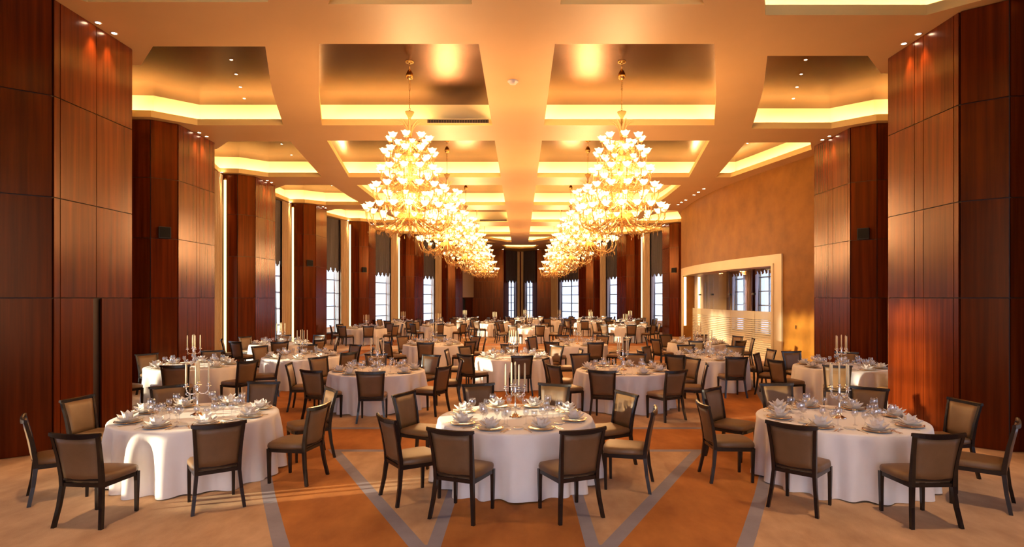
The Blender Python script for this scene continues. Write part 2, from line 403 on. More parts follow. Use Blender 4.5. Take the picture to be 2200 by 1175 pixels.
# ------------------------------------------------------------------ wood columns
def seg_panel(p0, p1, z0, z1, th=0.022, gap=0.007):
    """flat panel standing proud of the segment p0->p1, outside on its right-hand side"""
    a, b = Vector(p0), Vector(p1); u = (b - a).normalized(); nrm = Vector((u.y, -u.x))
    a = a + u * gap; b = b - u * gap
    pts = [a, b, b + nrm * th, a + nrm * th]
    m = MB()
    m.prism([(p.x, p.y) for p in ccw([tuple(q) for q in pts])] if False else ccw([(q.x, q.y) for q in pts]), z0 + gap, z1 - gap)
    return m
ZR = [0.0, CAM_H, 3.75, 5.24, Z_SOF]
names = {0: 'column', 1: 'nearest', 2: 'second', 3: 'third', 4: 'fourth', 5: 'fifth', 6: 'sixth', 7: 'seventh'}
for (side, k), (x, y, h, rot) in COLS.items():
    s = SGN[side]; base = (s * x, y, 0)
    lab = {'L': 'left', 'R': 'right'}[side]
    nth = k if side == 'L' or k < 3 else k - 2
    if k == 0: l = f'polished mahogany column on the {lab} behind the viewer'
    else: l = f'{names[nth]} polished mahogany panelled column on the {lab} side'
    root = thing('wood_column', l, 'column', base, 0, 'mahogany columns along the hall')
    def lp(lx, ly):
        q = col_pt(side, k, lx, ly); return (q[0] - base[0], q[1] - base[1])
    plan = [(0, -h), (0, h), (0.45, h + 0.38), (1.75, h + 0.44), (1.75, -h - 0.44), (0.45, -h - 0.38)]
    core = ccw([lp(a + 0.02 * (a < 1), b) for a, b in plan])
    MB().prism(core, 0, Z_SOF).build('core', M['core'], root)
    def face(a, b, fr, rows, skip=None):
        for zi in range(len(rows) - 1):
            ff = fr[zi] if isinstance(fr, dict) and zi in fr else (fr['*'] if isinstance(fr, dict) else fr)
            for i in range(len(ff) - 1):
                if skip and (zi, i) in skip: continue
                p = (a[0] + (b[0] - a[0]) * ff[i], a[1] + (b[1] - a[1]) * ff[i])
                q = (a[0] + (b[0] - a[0]) * ff[i + 1], a[1] + (b[1] - a[1]) * ff[i + 1])
                P0, P1 = lp(*p), lp(*q)
                # keep the aisle side on the right hand of p0->p1
                if side == 'L': P0, P1 = P0, P1
                else: P0, P1 = P1, P0
                seg_panel(P0, P1, rows[zi], rows[zi + 1]).build('panel', M['wood'], root)
    if k == 0:
        face((0, -h), (0, h), [0, 1], ZR)
    elif side == 'L':
        if k == 1: face((0, -h), (0, h), {'*': [0, .07, .5, 1], 0: [0, .07, .46, .565, 1]}, ZR, {(0, 2)})
        else: face((0, -h), (0, h), [0, .47, .56, 1], ZR)
    else:
        face((0, -h), (0, h), [0, .06, .455, .585, 1], ZR)
    face((0.45, -h - 0.38), (0, -h), [0, 1], ZR)
    face((1.75, -h - 0.44), (0.45, -h - 0.38), [0, 1], ZR)
    face((0, h), (0.45, h + 0.38), [0, 1], [0, Z_SOF])
    face((0.45, h + 0.38), (1.75, h + 0.44), [0, 1], [0, Z_SOF])
    # loudspeaker on the splayed face
    if (side, k) in (('L', 2), ('R', 2), ('L', 4), ('L', 5), ('R', 5)):
        a, b = Vector(col_pt(side, k, 0.45, -h - 0.38)), Vector(col_pt(side, k, 0, -h))
        c = (a + b) / 2; u = (b - a).normalized(); nrm = Vector((u.y, -u.x)) * (1 if side == 'L' else -1)
        ang = math.atan2(nrm.y, nrm.x) + PI / 2
        c = c + nrm * 0.024
        sp = thing('wall_speaker', f'small black square loudspeaker on the {names[nth]} {lab} column', 'speaker', (c.x, c.y, 3.9), ang, 'wall loudspeakers')
        MB().box((-0.13, -0.10, -0.14), (0.13, 0.0, 0.14)).build('cabinet', M['black'], sp)
        MB().box((-0.115, -0.112, -0.125), (0.115, -0.10, 0.125)).build('grille', M['mesh'], sp)
    # two downlights in the soffit beside the aisle face, washing the panels
    if k >= 1:
        for j, dy in enumerate((-0.12, 0.26)):
            q = col_pt(side, k, -0.13, dy)
            d = thing('downlight', f'{["nearer", "farther"][j]} of two small bright downlights above the {names[nth]} {lab} column', 'downlight', (q[0], q[1], Z_SOF), 0, 'downlights above the columns')
            MB().lathe([(0.038, -0.004), (0.055, -0.008), (0.058, 0.0)], 14).build('trim', M['white'], d)
            MB().lathe([(0.001, -0.003), (0.038, -0.004)], 14).build('lens', M['spot'], d)
            if k <= 5:
                ld = bpy.data.lights.new('downlight_beam', 'SPOT'); ld.energy = SPOT_W; ld.color = (1.0, 0.62, 0.30)
                ld.spot_size = math.radians(52); ld.spot_blend = 0.7; ld.shadow_soft_size = 0.03
                lo = obj('downlight_beam', ld, d, (0, 0, -0.02))

# ------------------------------------------------------------------ windows, drapes and walls of the bays
win_n = [0]
def sheet(mb, x0, x1, y, z0, z1, amp, per, n, zbot=None, mi=0, pinch=None, nz=2):
    """hanging cloth: vertical folds, optional scalloped hem"""
    rows = []
    for kz in range(nz + 1):
        t = kz / nz; r = []
        for i in range(n + 1):
            u = i / n; x = x0 + (x1 - x0) * u
            b = z0 if zbot is None else zbot(x)
            z = b + (z1 - b) * t
            xx = x if pinch is None else pinch(x, t)
            r.append((xx, y + amp * math.sin(2 * PI * x / per) + 0.25 * amp * math.sin(5.3 * x / per + 2 * t), z))
        rows.append(r)
    mb.loft(rows, closed=False, cap=False, smooth=True, mi=mi)
def window(p0, p1, where, wside, ends=(0.02, 0.02), vext=(0.12, 0.12), z0=0.35, z1=6.2, inset_x=0.75, val=True, valmat='valance', drape='drape', zval=3.95, cols=2, drapes=(1, 1), sheers=(1, 1), portal=True, ztop=None, wallmat='wood', pane='pane'):
    """window wall from p0 to p1; outdoors on the left hand of p0->p1"""
    ztop = ztop or Z_SOF
    a, b = Vector(p0), Vector(p1); L = (b - a).length; rz = math.atan2(b.y - a.y, b.x - a.x)
    loc = (a.x, a.y, 0); win_n[0] += 1
    x0, x1 = inset_x, L - inset_x
    m = MB()
    m.box((-0.3, 0.0, 0), (x0, 0.25, ztop)).box((x1, 0.0, 0), (L + 0.3, 0.25, ztop)).box((x0, 0.0, 0), (x1, 0.25, z0)).box((x0, 0.0, z1), (x1, 0.25, ztop))
    wl = struct(m.build('wall_' + wside, M[wallmat], None, loc, rz))
    wn = struct(obj(f'window_{win_n[0]}', None, None, loc, rz))
    wn['label'] = f'tall small-paned window {where}'
    nrow = max(2, round((z1 - z0) / 0.73))
    cw, rh = (x1 - x0) / cols, (z1 - z0) / nrow
    fr = MB(); t = 0.030
    for i in range(cols + 1):
        xx = x0 + i * cw; ww = t * (1.8 if i in (0, cols) else 1.3); fr.box((xx - ww, 0.10, z0), (xx + ww, 0.16, z1))
    for j in range(nrow + 1):
        zz = z0 + j * rh; fr.box((x0, 0.105, zz - t), (x1, 0.155, zz + t))
    fr.build('window_frame', M['wframe'], wn)
    MB().box((x0 - 0.05, -0.06, z0 - 0.05), (x1 + 0.05, 0.1, z0)).build('window_sill', M['frame'], wn)
    pm = MB().box((-cw / 2 + 0.02, -0.003, -rh / 2 + 0.02), (cw / 2 - 0.02, 0.003, rh / 2 - 0.02)).mesh('pane', M[pane])
    for i in range(cols):
        for j in range(nrow):
            obj('pane', pm, wn, (x0 + (i + 0.5) * cw, 0.13, z0 + (j + 0.5) * rh))
    if portal:
        pd = bpy.data.lights.new('window_portal', 'AREA'); pd.shape = 'RECTANGLE'; pd.size = x1 - x0; pd.size_y = z1 - z0
        pd.cycles.is_portal = True
        po = obj('window_portal', pd, wn, ((x0 + x1) / 2, 0.2, (z0 + z1) / 2)); po.rotation_euler = (-PI / 2, 0, 0)
    if val:
        m = MB(); per = 0.46
        sheet(m, x0 - vext[0], x1 + vext[1], -0.12, 0, ztop - 0.03, 0.018, 0.115, max(24, int((x1 - x0 + .24) / 0.023)),
              zbot=lambda x: zval - 0.26 * abs(math.sin(PI * (x - x0) / per)), nz=3)
        tag(m.build('scalloped_valance', M[valmat], None, loc, rz), f'dark scalloped blind hanging over the window {where}', 'blind', 'scalloped blinds')
    for e, on in enumerate(drapes):
        if not on: continue
        m = MB(); xa, xb = (ends[0], x0 + 0.10) if e == 0 else (x1 - 0.10, L - ends[1])
        sheet(m, xa, xb, -0.26, 0.03, ztop - 0.03, 0.045, 0.17, 44, nz=1)
        tag(m.build('curtain', M[drape], None, loc, rz), f'floor-length tan curtain at the {["first", "second"][e]} edge of the window {where}' if False else f'floor-length curtain on the {["left", "right"][e]} of the window {where}', 'curtain', 'floor-length curtains')
    for e, on in enumerate(sheers):
        if not on: continue
        m = MB(); w_ = min(0.55, (x1 - x0) * 0.32)
        if e == 0: pin = lambda x, t: x0 + (x - x0) * (0.45 + 0.55 * t * t)
        else: pin = lambda x, t: x1 - (x1 - x) * (0.45 + 0.55 * t * t)
        xa, xb = (x0, x0 + w_) if e == 0 else (x1 - w_, x1)
        sheet(m, xa, xb, -0.06, z0 + 0.01, zval + 0.3, 0.02, 0.11, 30, pinch=pin, nz=8)
        tag(m.build('sheer_curtain', M['sheer'], None, loc, rz), f'gathered pale sheer on the {["left", "right"][e]} of the window {where}', 'curtain', 'sheer curtains')
    return loc, rz, L
def wash_light(x, y, label):
    d = thing('downlight', label, 'downlight', (x, y, Z_SOF), 0, 'downlights washing the curtains')
    MB().lathe([(0.038, -0.004), (0.055, -0.008), (0.058, 0.0)], 14).build('trim', M['white'], d)
    MB().lathe([(0.001, -0.003), (0.038, -0.004)], 14).build('lens', M['spot'], d)
    ld = bpy.data.lights.new('downlight_beam', 'SPOT'); ld.energy = SPOT_W * 2.0; ld.color = (1.0, 0.68, 0.32)
    ld.spot_size = math.radians(40); ld.spot_blend = 0.6; ld.shadow_soft_size = 0.05
    obj('downlight_beam', ld, d, (0, 0, -0.02))
ordn = ['', 'first', 'second', 'third', 'fourth', 'fifth', 'sixth', 'seventh']
for side, k in [('L', 0), ('L', 1), ('L', 2), ('L', 3), ('L', 4), ('L', 5), ('L', 6), ('R', 0), ('R', 1), ('R', 5), ('R', 6)]:
    h1, h2 = COLS[side, k][2], COLS[side, k + 1][2]
    a = col_pt(side, k, 1.45, h1 + 0.44); b = col_pt(side, k + 1, 1.25, -h2 - 0.44)
    nth = k + 1 if side == 'L' or k < 3 else k - 1
    lab = {'L': 'left', 'R': 'right'}[side]
    where = f'before the {names[nth]} {lab} column'
    p0, p1 = (a, b) if side == 'L' else (b, a)
    window(p0, p1, where, lab)
    if 2 <= k <= 5:
        aa, bb = Vector(a), Vector(b); u = (aa - bb).normalized(); inn = Vector((u.y, -u.x)); inn = inn if inn.x * SGN[side] < 0 else -inn
        c = bb + u * 0.10 + inn * 0.40
        st = thing('light_strip', f'glowing upright light strip beside the curtain {where}', 'light strip', (c.x, c.y, 0.0), 0, 'upright light strips')
        MB().box((-0.035, -0.02, 0.0), (0.035, 0.02, 6.5)).build('channel', M['brass'], st)
        MB().box((-0.045, -0.03, 0.15), (0.045, -0.022, 6.45)).build('diffuser', M['strip'], st)
    if k >= 2:
        q = Vector(b) + (Vector(a) - Vector(b)).normalized() * 0.30
        wash_light(q.x - SGN[side] * 0.36, q.y, f'small downlight over the curtain {where}')
# far end: two angled windows meeting at a curtain, flanked by panelled walls
PK = (-0.03, 57.2)
window((-1.56, 55.2), PK, 'left of the far centre curtain', 'far', inset_x=0.72, ends=(0.02, 0.42), vext=(0.62, 0.1), drapes=(0, 1), sheers=(0, 1), zval=3.9)
window(PK, (1.50, 55.2), 'right of the far centre curtain', 'far', inset_x=0.72, ends=(0.42, 0.02), vext=(0.1, 0.62), drapes=(1, 0), sheers=(1, 0), zval=3.9)
window((2.95, 54.6), (col_pt('R', 7, 1.2, 0.9)), 'facing in at the far right corner', 'far', inset_x=1.2, zval=3.9, sheers=(1, 0))
for nm, poly in (('left', [(-4.40, 54.6), (-1.57, 54.6), (-1.57, 56.2), (-4.40, 56.2)]), ('right', [(1.48, 54.6), (2.90, 54.6), (2.90, 56.2), (1.48, 56.2)])):
    x0, x1 = poly[0][0], poly[1][0]; cx = (x0 + x1) / 2
    root = thing('wood_column', f'broad mahogany pier on the {nm} of the far windows', 'column', (cx, 54.6, 0), 0, 'mahogany columns along the hall')
    MB().prism([(x - cx, y - 54.6) for x, y in poly], 0, Z_SOF).build('core', M['core'], root)
    n = 3 if nm == 'left' else 2
    for i in range(n):
        for z in range(4):
            a = x0 - cx + (x1 - x0) * i / n; b = x0 - cx + (x1 - x0) * (i + 1) / n
            seg_panel((a, 0), (b, 0), ZR[z], ZR[z + 1]).build('panel', M['wood'], root)
    for i, sx in enumerate((-1, 1)):
        pass
for i, x in enumerate((-1.62, 1.55)):
    d = thing('downlight', f'bright downlight above the {["left", "right"][i]} far window', 'downlight', (x, 54.3, Z_SOF), 0, 'downlights above the columns')
    MB().lathe([(0.06, -0.004), (0.085, -0.008), (0.09, 0.0)], 14).build('trim', M['white'], d)
    MB().lathe([(0.001, -0.003), (0.06, -0.004)], 14).build('lens', M['spot'], d)
# far left corner: wall with a dark doorway and a cream board above it
a, b = Vector(col_pt('L', 7, 0.8, 0.9)), Vector((-4.40, 54.7)); u = (b - a).normalized(); L = (b - a).length
rz = math.atan2(u.y, u.x)
m = MB().box((-0.3, 0, 0), (1.2, 0.2, Z_SOF)).box((2.9, 0, 0), (L + 0.3, 0.2, Z_SOF)).box((1.2, 0, 2.2), (2.9, 0.2, Z_SOF))
struct(m.build('wall_far', M['wood'], None, (a.x, a.y, 0), rz))
dr = struct(obj('door_1', None, None, (a.x, a.y, 0), rz)); dr['label'] = 'dark doorway under the cream board at the far left'
MB().box((1.2, 0.12, 0), (2.9, 0.18, 2.2)).build('doorway_shade', M['dark'], dr)  # dark sheet standing for the unlit depth of the open doorway
MB().box((1.15, -0.03, 0), (1.22, 0.12, 2.25)).box((2.88, -0.03, 0), (2.95, 0.12, 2.25)).box((1.22, -0.03, 2.18), (2.88, 0.12, 2.25)).build('door_frame', M['frame'], dr)
bd = thing('wall_board', 'plain cream panel box mounted high at the far left wall', 'panel', (a.x + u.x * 2.6 + u.y * 0.03, a.y + u.y * 2.6 - u.x * 0.03, 2.32), rz)
MB().box((-1.6, -0.25, 0), (2.3, 0.0, 2.6)).build('board', M['board'], bd)
MB().box((-1.64, -0.27, -0.04), (2.34, 0.0, 0.0)).box((-1.64, -0.27, 2.6), (2.34, 0.0, 2.64)).build('edge_trim', M['rim'], bd)
# walls behind the viewer, with windows added to fill the tablecloth fronts
a = col_pt('L', 0, 1.5, -1.2); b = col_pt('R', 0, 1.5, -1.2)
for i, (xa, xb) in enumerate([(6.4, 2.2), (2.2, -2.2), (-2.2, -6.4)]):
    window((xa, -6.0), (xb, -6.0), ['added for fill behind the viewer, right', 'added for fill behind the viewer', 'added for fill behind the viewer, left'][i], 'near', cols=4, z0=0.3, inset_x=0.5, val=False, sheers=(0, 0), pane='clearpane')
struct(MB().box((a[0] - 0.2, -6.0, 0), (a[0], a[1], Z_SOF)).build('wall_left', M['wood']))
struct(MB().box((b[0], -6.0, 0), (b[0] + 0.2, b[1], Z_SOF)).build('wall_right', M['wood']))

# ------------------------------------------------------------------ curved gold wall with glass screen, side room beyond
WCX, WCY, WR = 36.4, 26.6, 28.5
def arc(y, d=0.0): return (WCX - math.sqrt((WR - d) ** 2 - (y - WCY) ** 2), y)
OY0, OY1, OZ = 20.4, 29.9, 3.36           # opening in the wall
DEPTH = 0.55
m = MB()
def arc_block(mb, ya, yb, z0, z1, d0, d1, n, mi=0):
    poly = [arc(y, d0) for y in ys(ya, yb, n)] + [arc(y, d1) for y in reversed(ys(ya, yb, n))]
    mb.prism(ccw(poly), z0, z1, mi)
arc_block(m, 17.0, OY0, 0, Z_SOF, 0, DEPTH, 6); struct(m.build('wall_right', M['plaster']))
m = MB(); arc_block(m, OY1, 30.7, 0, Z_SOF, 0, DEPTH, 2); struct(m.build('wall_right', M['plaster']))
q = arc(30.7); struct(MB().prism(ccw([(q[0] + 0.1, 30.7), (q[0] + 0.3, 30.7), (10.6, 34.9), (10.4, 34.95)]), 0, Z_SOF).build('wall_right', M['sidewall']))
struct(MB().box((9.6, 16.8, 0), (13.0, 17.0, Z_SOF)).build('wall_side_room', M['sidewall']))
m = MB(); arc_block(m, OY0, OY1, OZ, Z_SOF, 0, DEPTH, 16)
struct(m.build('wall_right', M['plaster']))['label'] = 'curved gold plaster wall on the right'
sf = thing('screen_frame', 'cream stone frame around the glass screen in the gold wall', 'frame', (0, 0, 0))
m = MB(); arc_block(m, OY0 - 0.48, OY0, 0, OZ + 0.38, -0.05, 0.0, 2); arc_block(m, OY0 - 0.10, OY0, 0, OZ + 0.08, -0.09, 0.0, 2); m.build('jamb', M['cream'], sf)
m = MB(); arc_block(m, OY1, OY1 + 0.42, 0, OZ + 0.38, -0.05, 0.0, 2); m.build('jamb', M['cream'], sf)
m = MB(); arc_block(m, OY0, OY1, OZ, OZ + 0.38, -0.05, 0.0, 16); arc_block(m, OY0, OY1, OZ, OZ + 0.08, -0.09, 0.0, 16); m.build('header', M['cream'], sf)
m = MB(); poly = [arc(OY1 - 0.01, 0.03), arc(OY1 - 0.01, 0.14), arc(OY1 - 0.025, 0.14), arc(OY1 - 0.025, 0.03)]
m.prism(ccw(poly), 0.9, OZ - 0.05); m.build('light_strip', emit('reveal_light', (1.0, 0.70, 0.26), 7.0), sf)
gs = thing('glass_screen', 'clear glass screen with frosted lower stripes in the gold wall', 'glass screen', (0, 0, 0))
NP = 5
for i in range(NP):
    ya = OY0 + (OY1 - OY0) * i / NP + (0.03 if i == 0 else 0.006); yb = OY0 + (OY1 - OY0) * (i + 1) / NP - (0.04 if i == NP - 1 else 0.006)
    m = MB(); arc_block(m, ya, yb, 0.02, OZ - 0.02, 0.46, 0.472, 3); gp = m.build('glass_panel', M['screen'], gs)
    m = MB()
    z = 1.78; m_h = 0.30
    arc_block(m, ya, yb, z - m_h, z, 0.452, 0.457, 3); z -= m_h + 0.02
    while z > 0.15:
        arc_block(m, ya, yb, z - 0.058, z, 0.452, 0.457, 3); z -= 0.078
    m.build('frosted_stripes', M['frost'], gp)['kind'] = 'stuff'
    if i:
        for zc in (2.42,):
            q = arc(ya, 0.44)
            MB().box((q[0] - 0.06, q[1] - 0.09, zc - 0.035), (q[0] + 0.02, q[1] + 0.09, zc + 0.035)).build('clamp', M['black'], gs)
# side room
SX, SY = 12.6, 36.0
struct(MB().box((10.55, SY, 0), (SX + 0.3, SY + 0.2, Z_SOF)).build('wall_side_room', M['sidewall']))
m = MB(); m.prism(ccw([arc(y, DEPTH + 0.02) for y in ys(17.0, 30.45, 10)] + [(10.65, 34.9), (10.65, SY), (SX, SY), (SX, 17.0)]), 4.3, 4.45)
struct(m.build('ceiling', M['soffit']))
struct(MB().box((10.50, 30.7, 0), (10.60, SY, Z_SOF)).build('wall_side_room', M['sidewall'])) if False else None
for i, (ya, yb) in enumerate([(17.0, 21.5), (21.5, 26.0), (26.0, 29.0), (29.0, 32.5), (32.5, 36.0)]):
    window((SX, yb), (SX, ya), f'number {i} seen through the glass screen' if False else ['nearest in the side room', 'second in the side room', 'third in the side room', 'fourth in the side room', 'last in the side room'][i],
           'side_room', z0=0.4, z1=4.1, inset_x=0.38, valmat='brownval', drape='brownval', zval=3.75, ztop=4.3, wallmat='sidewall')
for i, (yy, zz) in enumerate([(22.0, 4.28), (27.5, 4.28), (33.0, 4.28)]):  # unseen lamps added to brighten the room behind the glass
    d = thing('downlight', ['near', 'middle', 'far'][i] + ' round added fill lamp in the side room ceiling', 'downlight', (11.2, yy, 4.3), 0, 'added side room fill lamps')
    MB().lathe([(0.10, -0.006), (0.13, -0.012), (0.14, 0.0)], 16).build('trim', M['white'], d)
    MB().lathe([(0.001, -0.005), (0.10, -0.006)], 16).build('lens', M['spot'], d)
    ld = bpy.data.lights.new('downlight_beam', 'SPOT'); ld.energy = 1500; ld.color = (1.0, 0.72, 0.40); ld.spot_size = math.radians(120); ld.spot_blend = 0.8; ld.shadow_soft_size = 0.1
    obj('downlight_beam', ld, d, (0, 0, -0.03))
sw = thing('wall_switch', 'small bronze switch plate on the gold wall', 'switch', (*[c for c in arc(19.3, -0.004)], 1.33), 0)
MB().box((-0.012, -0.04, -0.06), (0.004, 0.04, 0.06)).build('plate', M['brass'], sw)
MB().box((-0.018, -0.012, -0.02), (-0.012, 0.012, 0.02)).build('rocker', M['black'], sw)
for i, (xx, yy) in enumerate([(-4.6, -0.5), (4.6, -0.5), (-4.2, 5.4), (4.2, 5.4)]):  # unseen lamps added to lift the foreground carpet
    d = thing('downlight', ['left rear', 'right rear', 'left front', 'right front'][i] + ' wide added fill lamp in the ceiling over the viewer', 'downlight', (xx, yy, Z_SOF), 0, 'added fill lamps over the viewer')
    MB().lathe([(0.10, -0.006), (0.13, -0.012), (0.14, 0.0)], 16).build('trim', M['white'], d)
    MB().lathe([(0.001, -0.005), (0.10, -0.006)], 16).build('lens', M['spot'], d)
    ld = bpy.data.lights.new('downlight_beam', 'SPOT'); ld.energy = NEAR_FILL_W; ld.color = (1.0, 0.66, 0.36); ld.spot_size = math.radians(110); ld.spot_blend = 0.9; ld.shadow_soft_size = 0.15
    obj('downlight_beam', ld, d, (0, 0, -0.03))
# six downlights in the soffit along the gold wall
for i, (px, py) in enumerate([(1512, 405.5), (1500.5, 412.5), (1491, 418.5), (1473.5, 429.5), (1464, 434.5), (1457, 439.5)]):
    yy = 4.4 * F_PX / (VPY - py); xx = (px - VPX) * yy / F_PX
    d = thing('downlight', f'{["first", "second", "third", "fourth", "fifth", "sixth"][i]} nearest downlight in the ceiling row along the gold wall', 'downlight', (xx, yy, Z_SOF), 0, 'downlights along the gold wall')
    MB().lathe([(0.05, -0.004), (0.07, -0.010), (0.075, 0.0)], 14).build('trim', M['white'], d)
    MB().lathe([(0.001, -0.003), (0.05, -0.004)], 14).build('lens', M['spot'], d)
# downlights in the side coffers
def coffer_row(s, ya, yb, xa, xb, n, where):
    for i in range(n):
        t = i / (n - 1)
        d = thing('downlight', f'{["first", "second", "third", "fourth", "fifth"][i]} nearest pin light in {where}', 'downlight', (s * (xa + (xb - xa) * t), ya + (yb - ya) * t, Z_COF), 0, 'coffer pin lights')
        MB().lathe([(0.027, -0.004), (0.04, -0.010), (0.045, 0.0)], 12).build('trim', M['brass'], d)
        MB().lathe([(0.001, -0.003), (0.027, -0.004)], 12).build('lens', M['spot'], d)
coffer_row(-1, 11.9, 15.2, 5.85, 7.0, 5, 'the near left coffer'); coffer_row(1, 11.9, 15.2, 5.75, 6.9, 5, 'the near right coffer')
coffer_row(-1, 18.2, 21.2, 7.6, 8.1, 3, 'the second left coffer'); coffer_row(1, 17.9, 19.6, 7.1, 7.4, 2, 'the second right coffer')
coffer_row(-1, 25.0, 27.0, 8.3, 8.5, 2, 'the third left coffer')
sd = thing('smoke_detector', 'round white smoke detector on the centre ceiling beam', 'smoke detector', (-0.16, 12.18, Z_SOF))
MB().lathe([(0.11, 0), (0.11, -0.02), (0.085, -0.035)], 18).build('base', M['white'], sd)
MB().lathe([(0.085, -0.035), (0.07, -0.06), (0.03, -0.075), (0.001, -0.078)], 18).build('cap', M['white'], sd)

# ------------------------------------------------------------------ chandeliers
TIERS = [(0.42, 3.36, 8, 0.22), (0.53, 3.06, 10, 0.26), (0.62, 2.68, 12, 0.30), (0.76, 2.30, 14, 0.34), (0.91, 1.86, 18, 0.40)]  # radius, height over eye, lamps, sag
BOT = 1.30
def shade_mesh(r, h):
    m = MB(); n = 18; prof = [(0.30, 0.0), (0.62, 0.25), (0.80, 0.55), (0.86, 0.80), (1.06, 1.0)]
    rings = []
    for k, (a, z) in enumerate(prof):
        w_ = (0.0, 0.0, 0.02, 0.06, 0.12)[k]
        rings.append([(r * a * (1 + w_ * math.cos(6 * t)) * math.cos(t), r * a * (1 + w_ * math.cos(6 * t)) * math.sin(t), h * z * (1 + (0.10 * math.cos(6 * t) if k == 4 else 0))) for t in [2 * PI * i / n for i in range(n)]])
    m.loft(rings, True, False, True)
    m.lathe([(0.001, -0.02), (r * 0.45, -0.008), (r * 0.3, 0.0)], 10)
    m.lathe([(0.001, h * 0.35), (r * 0.3, h * 0.45), (r * 0.25, h * 0.8), (0.001, h * 0.95)], 8)
    return m.mesh('lamp_shade', M['shade'])
SH_BIG, SH_SMALL = shade_mesh(0.094, 0.090), shade_mesh(0.068, 0.070)
def arm_mesh(r, sag, th):
    pts = [(0.05, -sag * 0.35), (r * 0.28, -sag * 0.45), (r * 0.52, -sag * 0.85), (r * 0.74, -sag * 1.02), (r * 0.92, -sag * 0.80), (r * 1.0, -sag * 0.40), (r, -0.01)]
    m = MB().tube([(x, 0, z) for x, z in pts], [th * 1.1, th, th * 1.25, th * 1.25, th, th, th * 0.9], 6)
    m.lathe([(0.012, -0.03), (0.05, -0.022), (0.052, -0.014), (0.012, -0.01)], 10, (r, 0, 0))
    for (x, z, l) in ((r, -0.03, 0.09), (r * 0.74, -sag * 1.02 - th, 0.10), (r * 0.9, -sag * 0.85, 0.08)):
        m.add([(x, 0, z), (x + .011, 0, z - l * .7), (x, .011, z - l * .7), (x - .011, 0, z - l * .7), (x, -.011, z - l * .7), (x, 0, z - l)],
              [(0, 1, 2), (0, 2, 3), (0, 3, 4), (0, 4, 1), (5, 2, 1), (5, 3, 2), (5, 4, 3), (5, 1, 4)])
    return m.mesh('arm', M['crystal'])
def drops_mesh(r, n, drop):
    m = MB(); rnd = random.Random(int(r * 1000))
    for i in range(n):
        t = 2 * PI * i / n; rr = r * rnd.uniform(0.55, 0.98); x, y = rr * math.cos(t), rr * math.sin(t); z = -rnd.uniform(0.25, 1.0) * drop; l = rnd.uniform(0.05, 0.11); w_ = 0.012
        m.add([(x, y, z), (x + w_, y, z - l * .6), (x, y + w_, z - l * .6), (x - w_, y, z - l * .6), (x, y - w_, z - l * .6), (x, y, z - l)],
              [(0, 1, 2), (0, 2, 3), (0, 3, 4), (0, 4, 1), (5, 2, 1), (5, 3, 2), (5, 4, 3), (5, 1, 4)])
    return m.mesh('crystal_drops', M['crystal'])
T_DATA = []
for (r, z, n, sag) in TIERS:
    dish = MB().lathe([(0.03, -sag * 0.55), (0.10 + r * 0.08, -sag * 0.50), (0.14 + r * 0.16, -sag * 0.28), (0.16 + r * 0.18, -sag * 0.20), (0.10 + r * 0.1, -sag * 0.24), (0.03, -sag * 0.30)], 20).mesh('tier_bowl', M['crystal'])
    T_DATA.append((r, z, n, sag, dish, arm_mesh(r, sag, 0.013), arm_mesh(r * 0.62, sag * 0.8, 0.010), drops_mesh(r, n * 6, sag * 1.2)))
stem_me = MB().lathe([(0.001, BOT - 0.06), (0.03, BOT), (0.055, BOT + 0.05), (0.02, BOT + 0.12), (0.05, 1.55), (0.11, 1.66), (0.05, 1.78), (0.035, 2.0), (0.07, 2.12), (0.035, 2.22), (0.03, 2.45), (0.06, 2.55), (0.03, 2.62),
                      (0.03, 2.85), (0.055, 2.93), (0.028, 3.0), (0.028, 3.2), (0.05, 3.3), (0.03, 3.38), (0.05, 3.62), (0.03, 3.72), (0.02, 3.80), (0.035, 3.86), (0.09, 3.95), (0.10, 3.98), (0.03, 3.99), (0.012, 4.02)], 14).mesh('stem', M['crystal'])
def leaf_mesh():
    m = MB(); rings = []
    for t in [i / 7 for i in range(8)]:
        x = 0.03 + 0.24 * t ** 1.7; z = 0.46 * t - 0.14 * t ** 3
        w_ = 0.034 * math.sin(PI * (0.12 + 0.86 * t))
        rings.append([(x, -w_, z), (x + 0.012, 0, z - 0.004), (x, w_, z), (x - 0.006, 0, z)])
    m.loft(rings, True, True, True); return m.mesh('crown_leaf', M['leaf'])
leaf_me = leaf_mesh()
m = MB()
zc = 4.02
while zc < 4.66:
    a = int(zc * 100) % 2; pts = []
    for i in range(9):
        t = 2 * PI * i / 8; ex, ez = 0.014 * math.cos(t), 0.026 * math.sin(t)
        pts.append((ex, 0, zc + 0.022 + ez) if a else (0, ex, zc + 0.022 + ez))
    m.tube(pts, 0.005, 4); zc += 0.041
chain_me = m.mesh('chain', M['brass'])
hook_me = MB().lathe([(0.005, 4.66), (0.055, 4.68), (0.085, 4.74), (0.07, 4.80), (0.04, 4.86), (0.006, 4.90)], 14).mesh('finial_cup', M['brass'])
rod_me = MB().tube([(0, 0, 4.88), (0, 0, Z_COF - CAM_H)], 0.007, 6).lathe([(0.09, Z_COF - CAM_H), (0.085, Z_COF - CAM_H - 0.02), (0.02, Z_COF - CAM_H - 0.035)], 14).mesh('ceiling_rod', M['brass'])
dist = ['nearest', 'second', 'third', 'fourth', 'farthest']
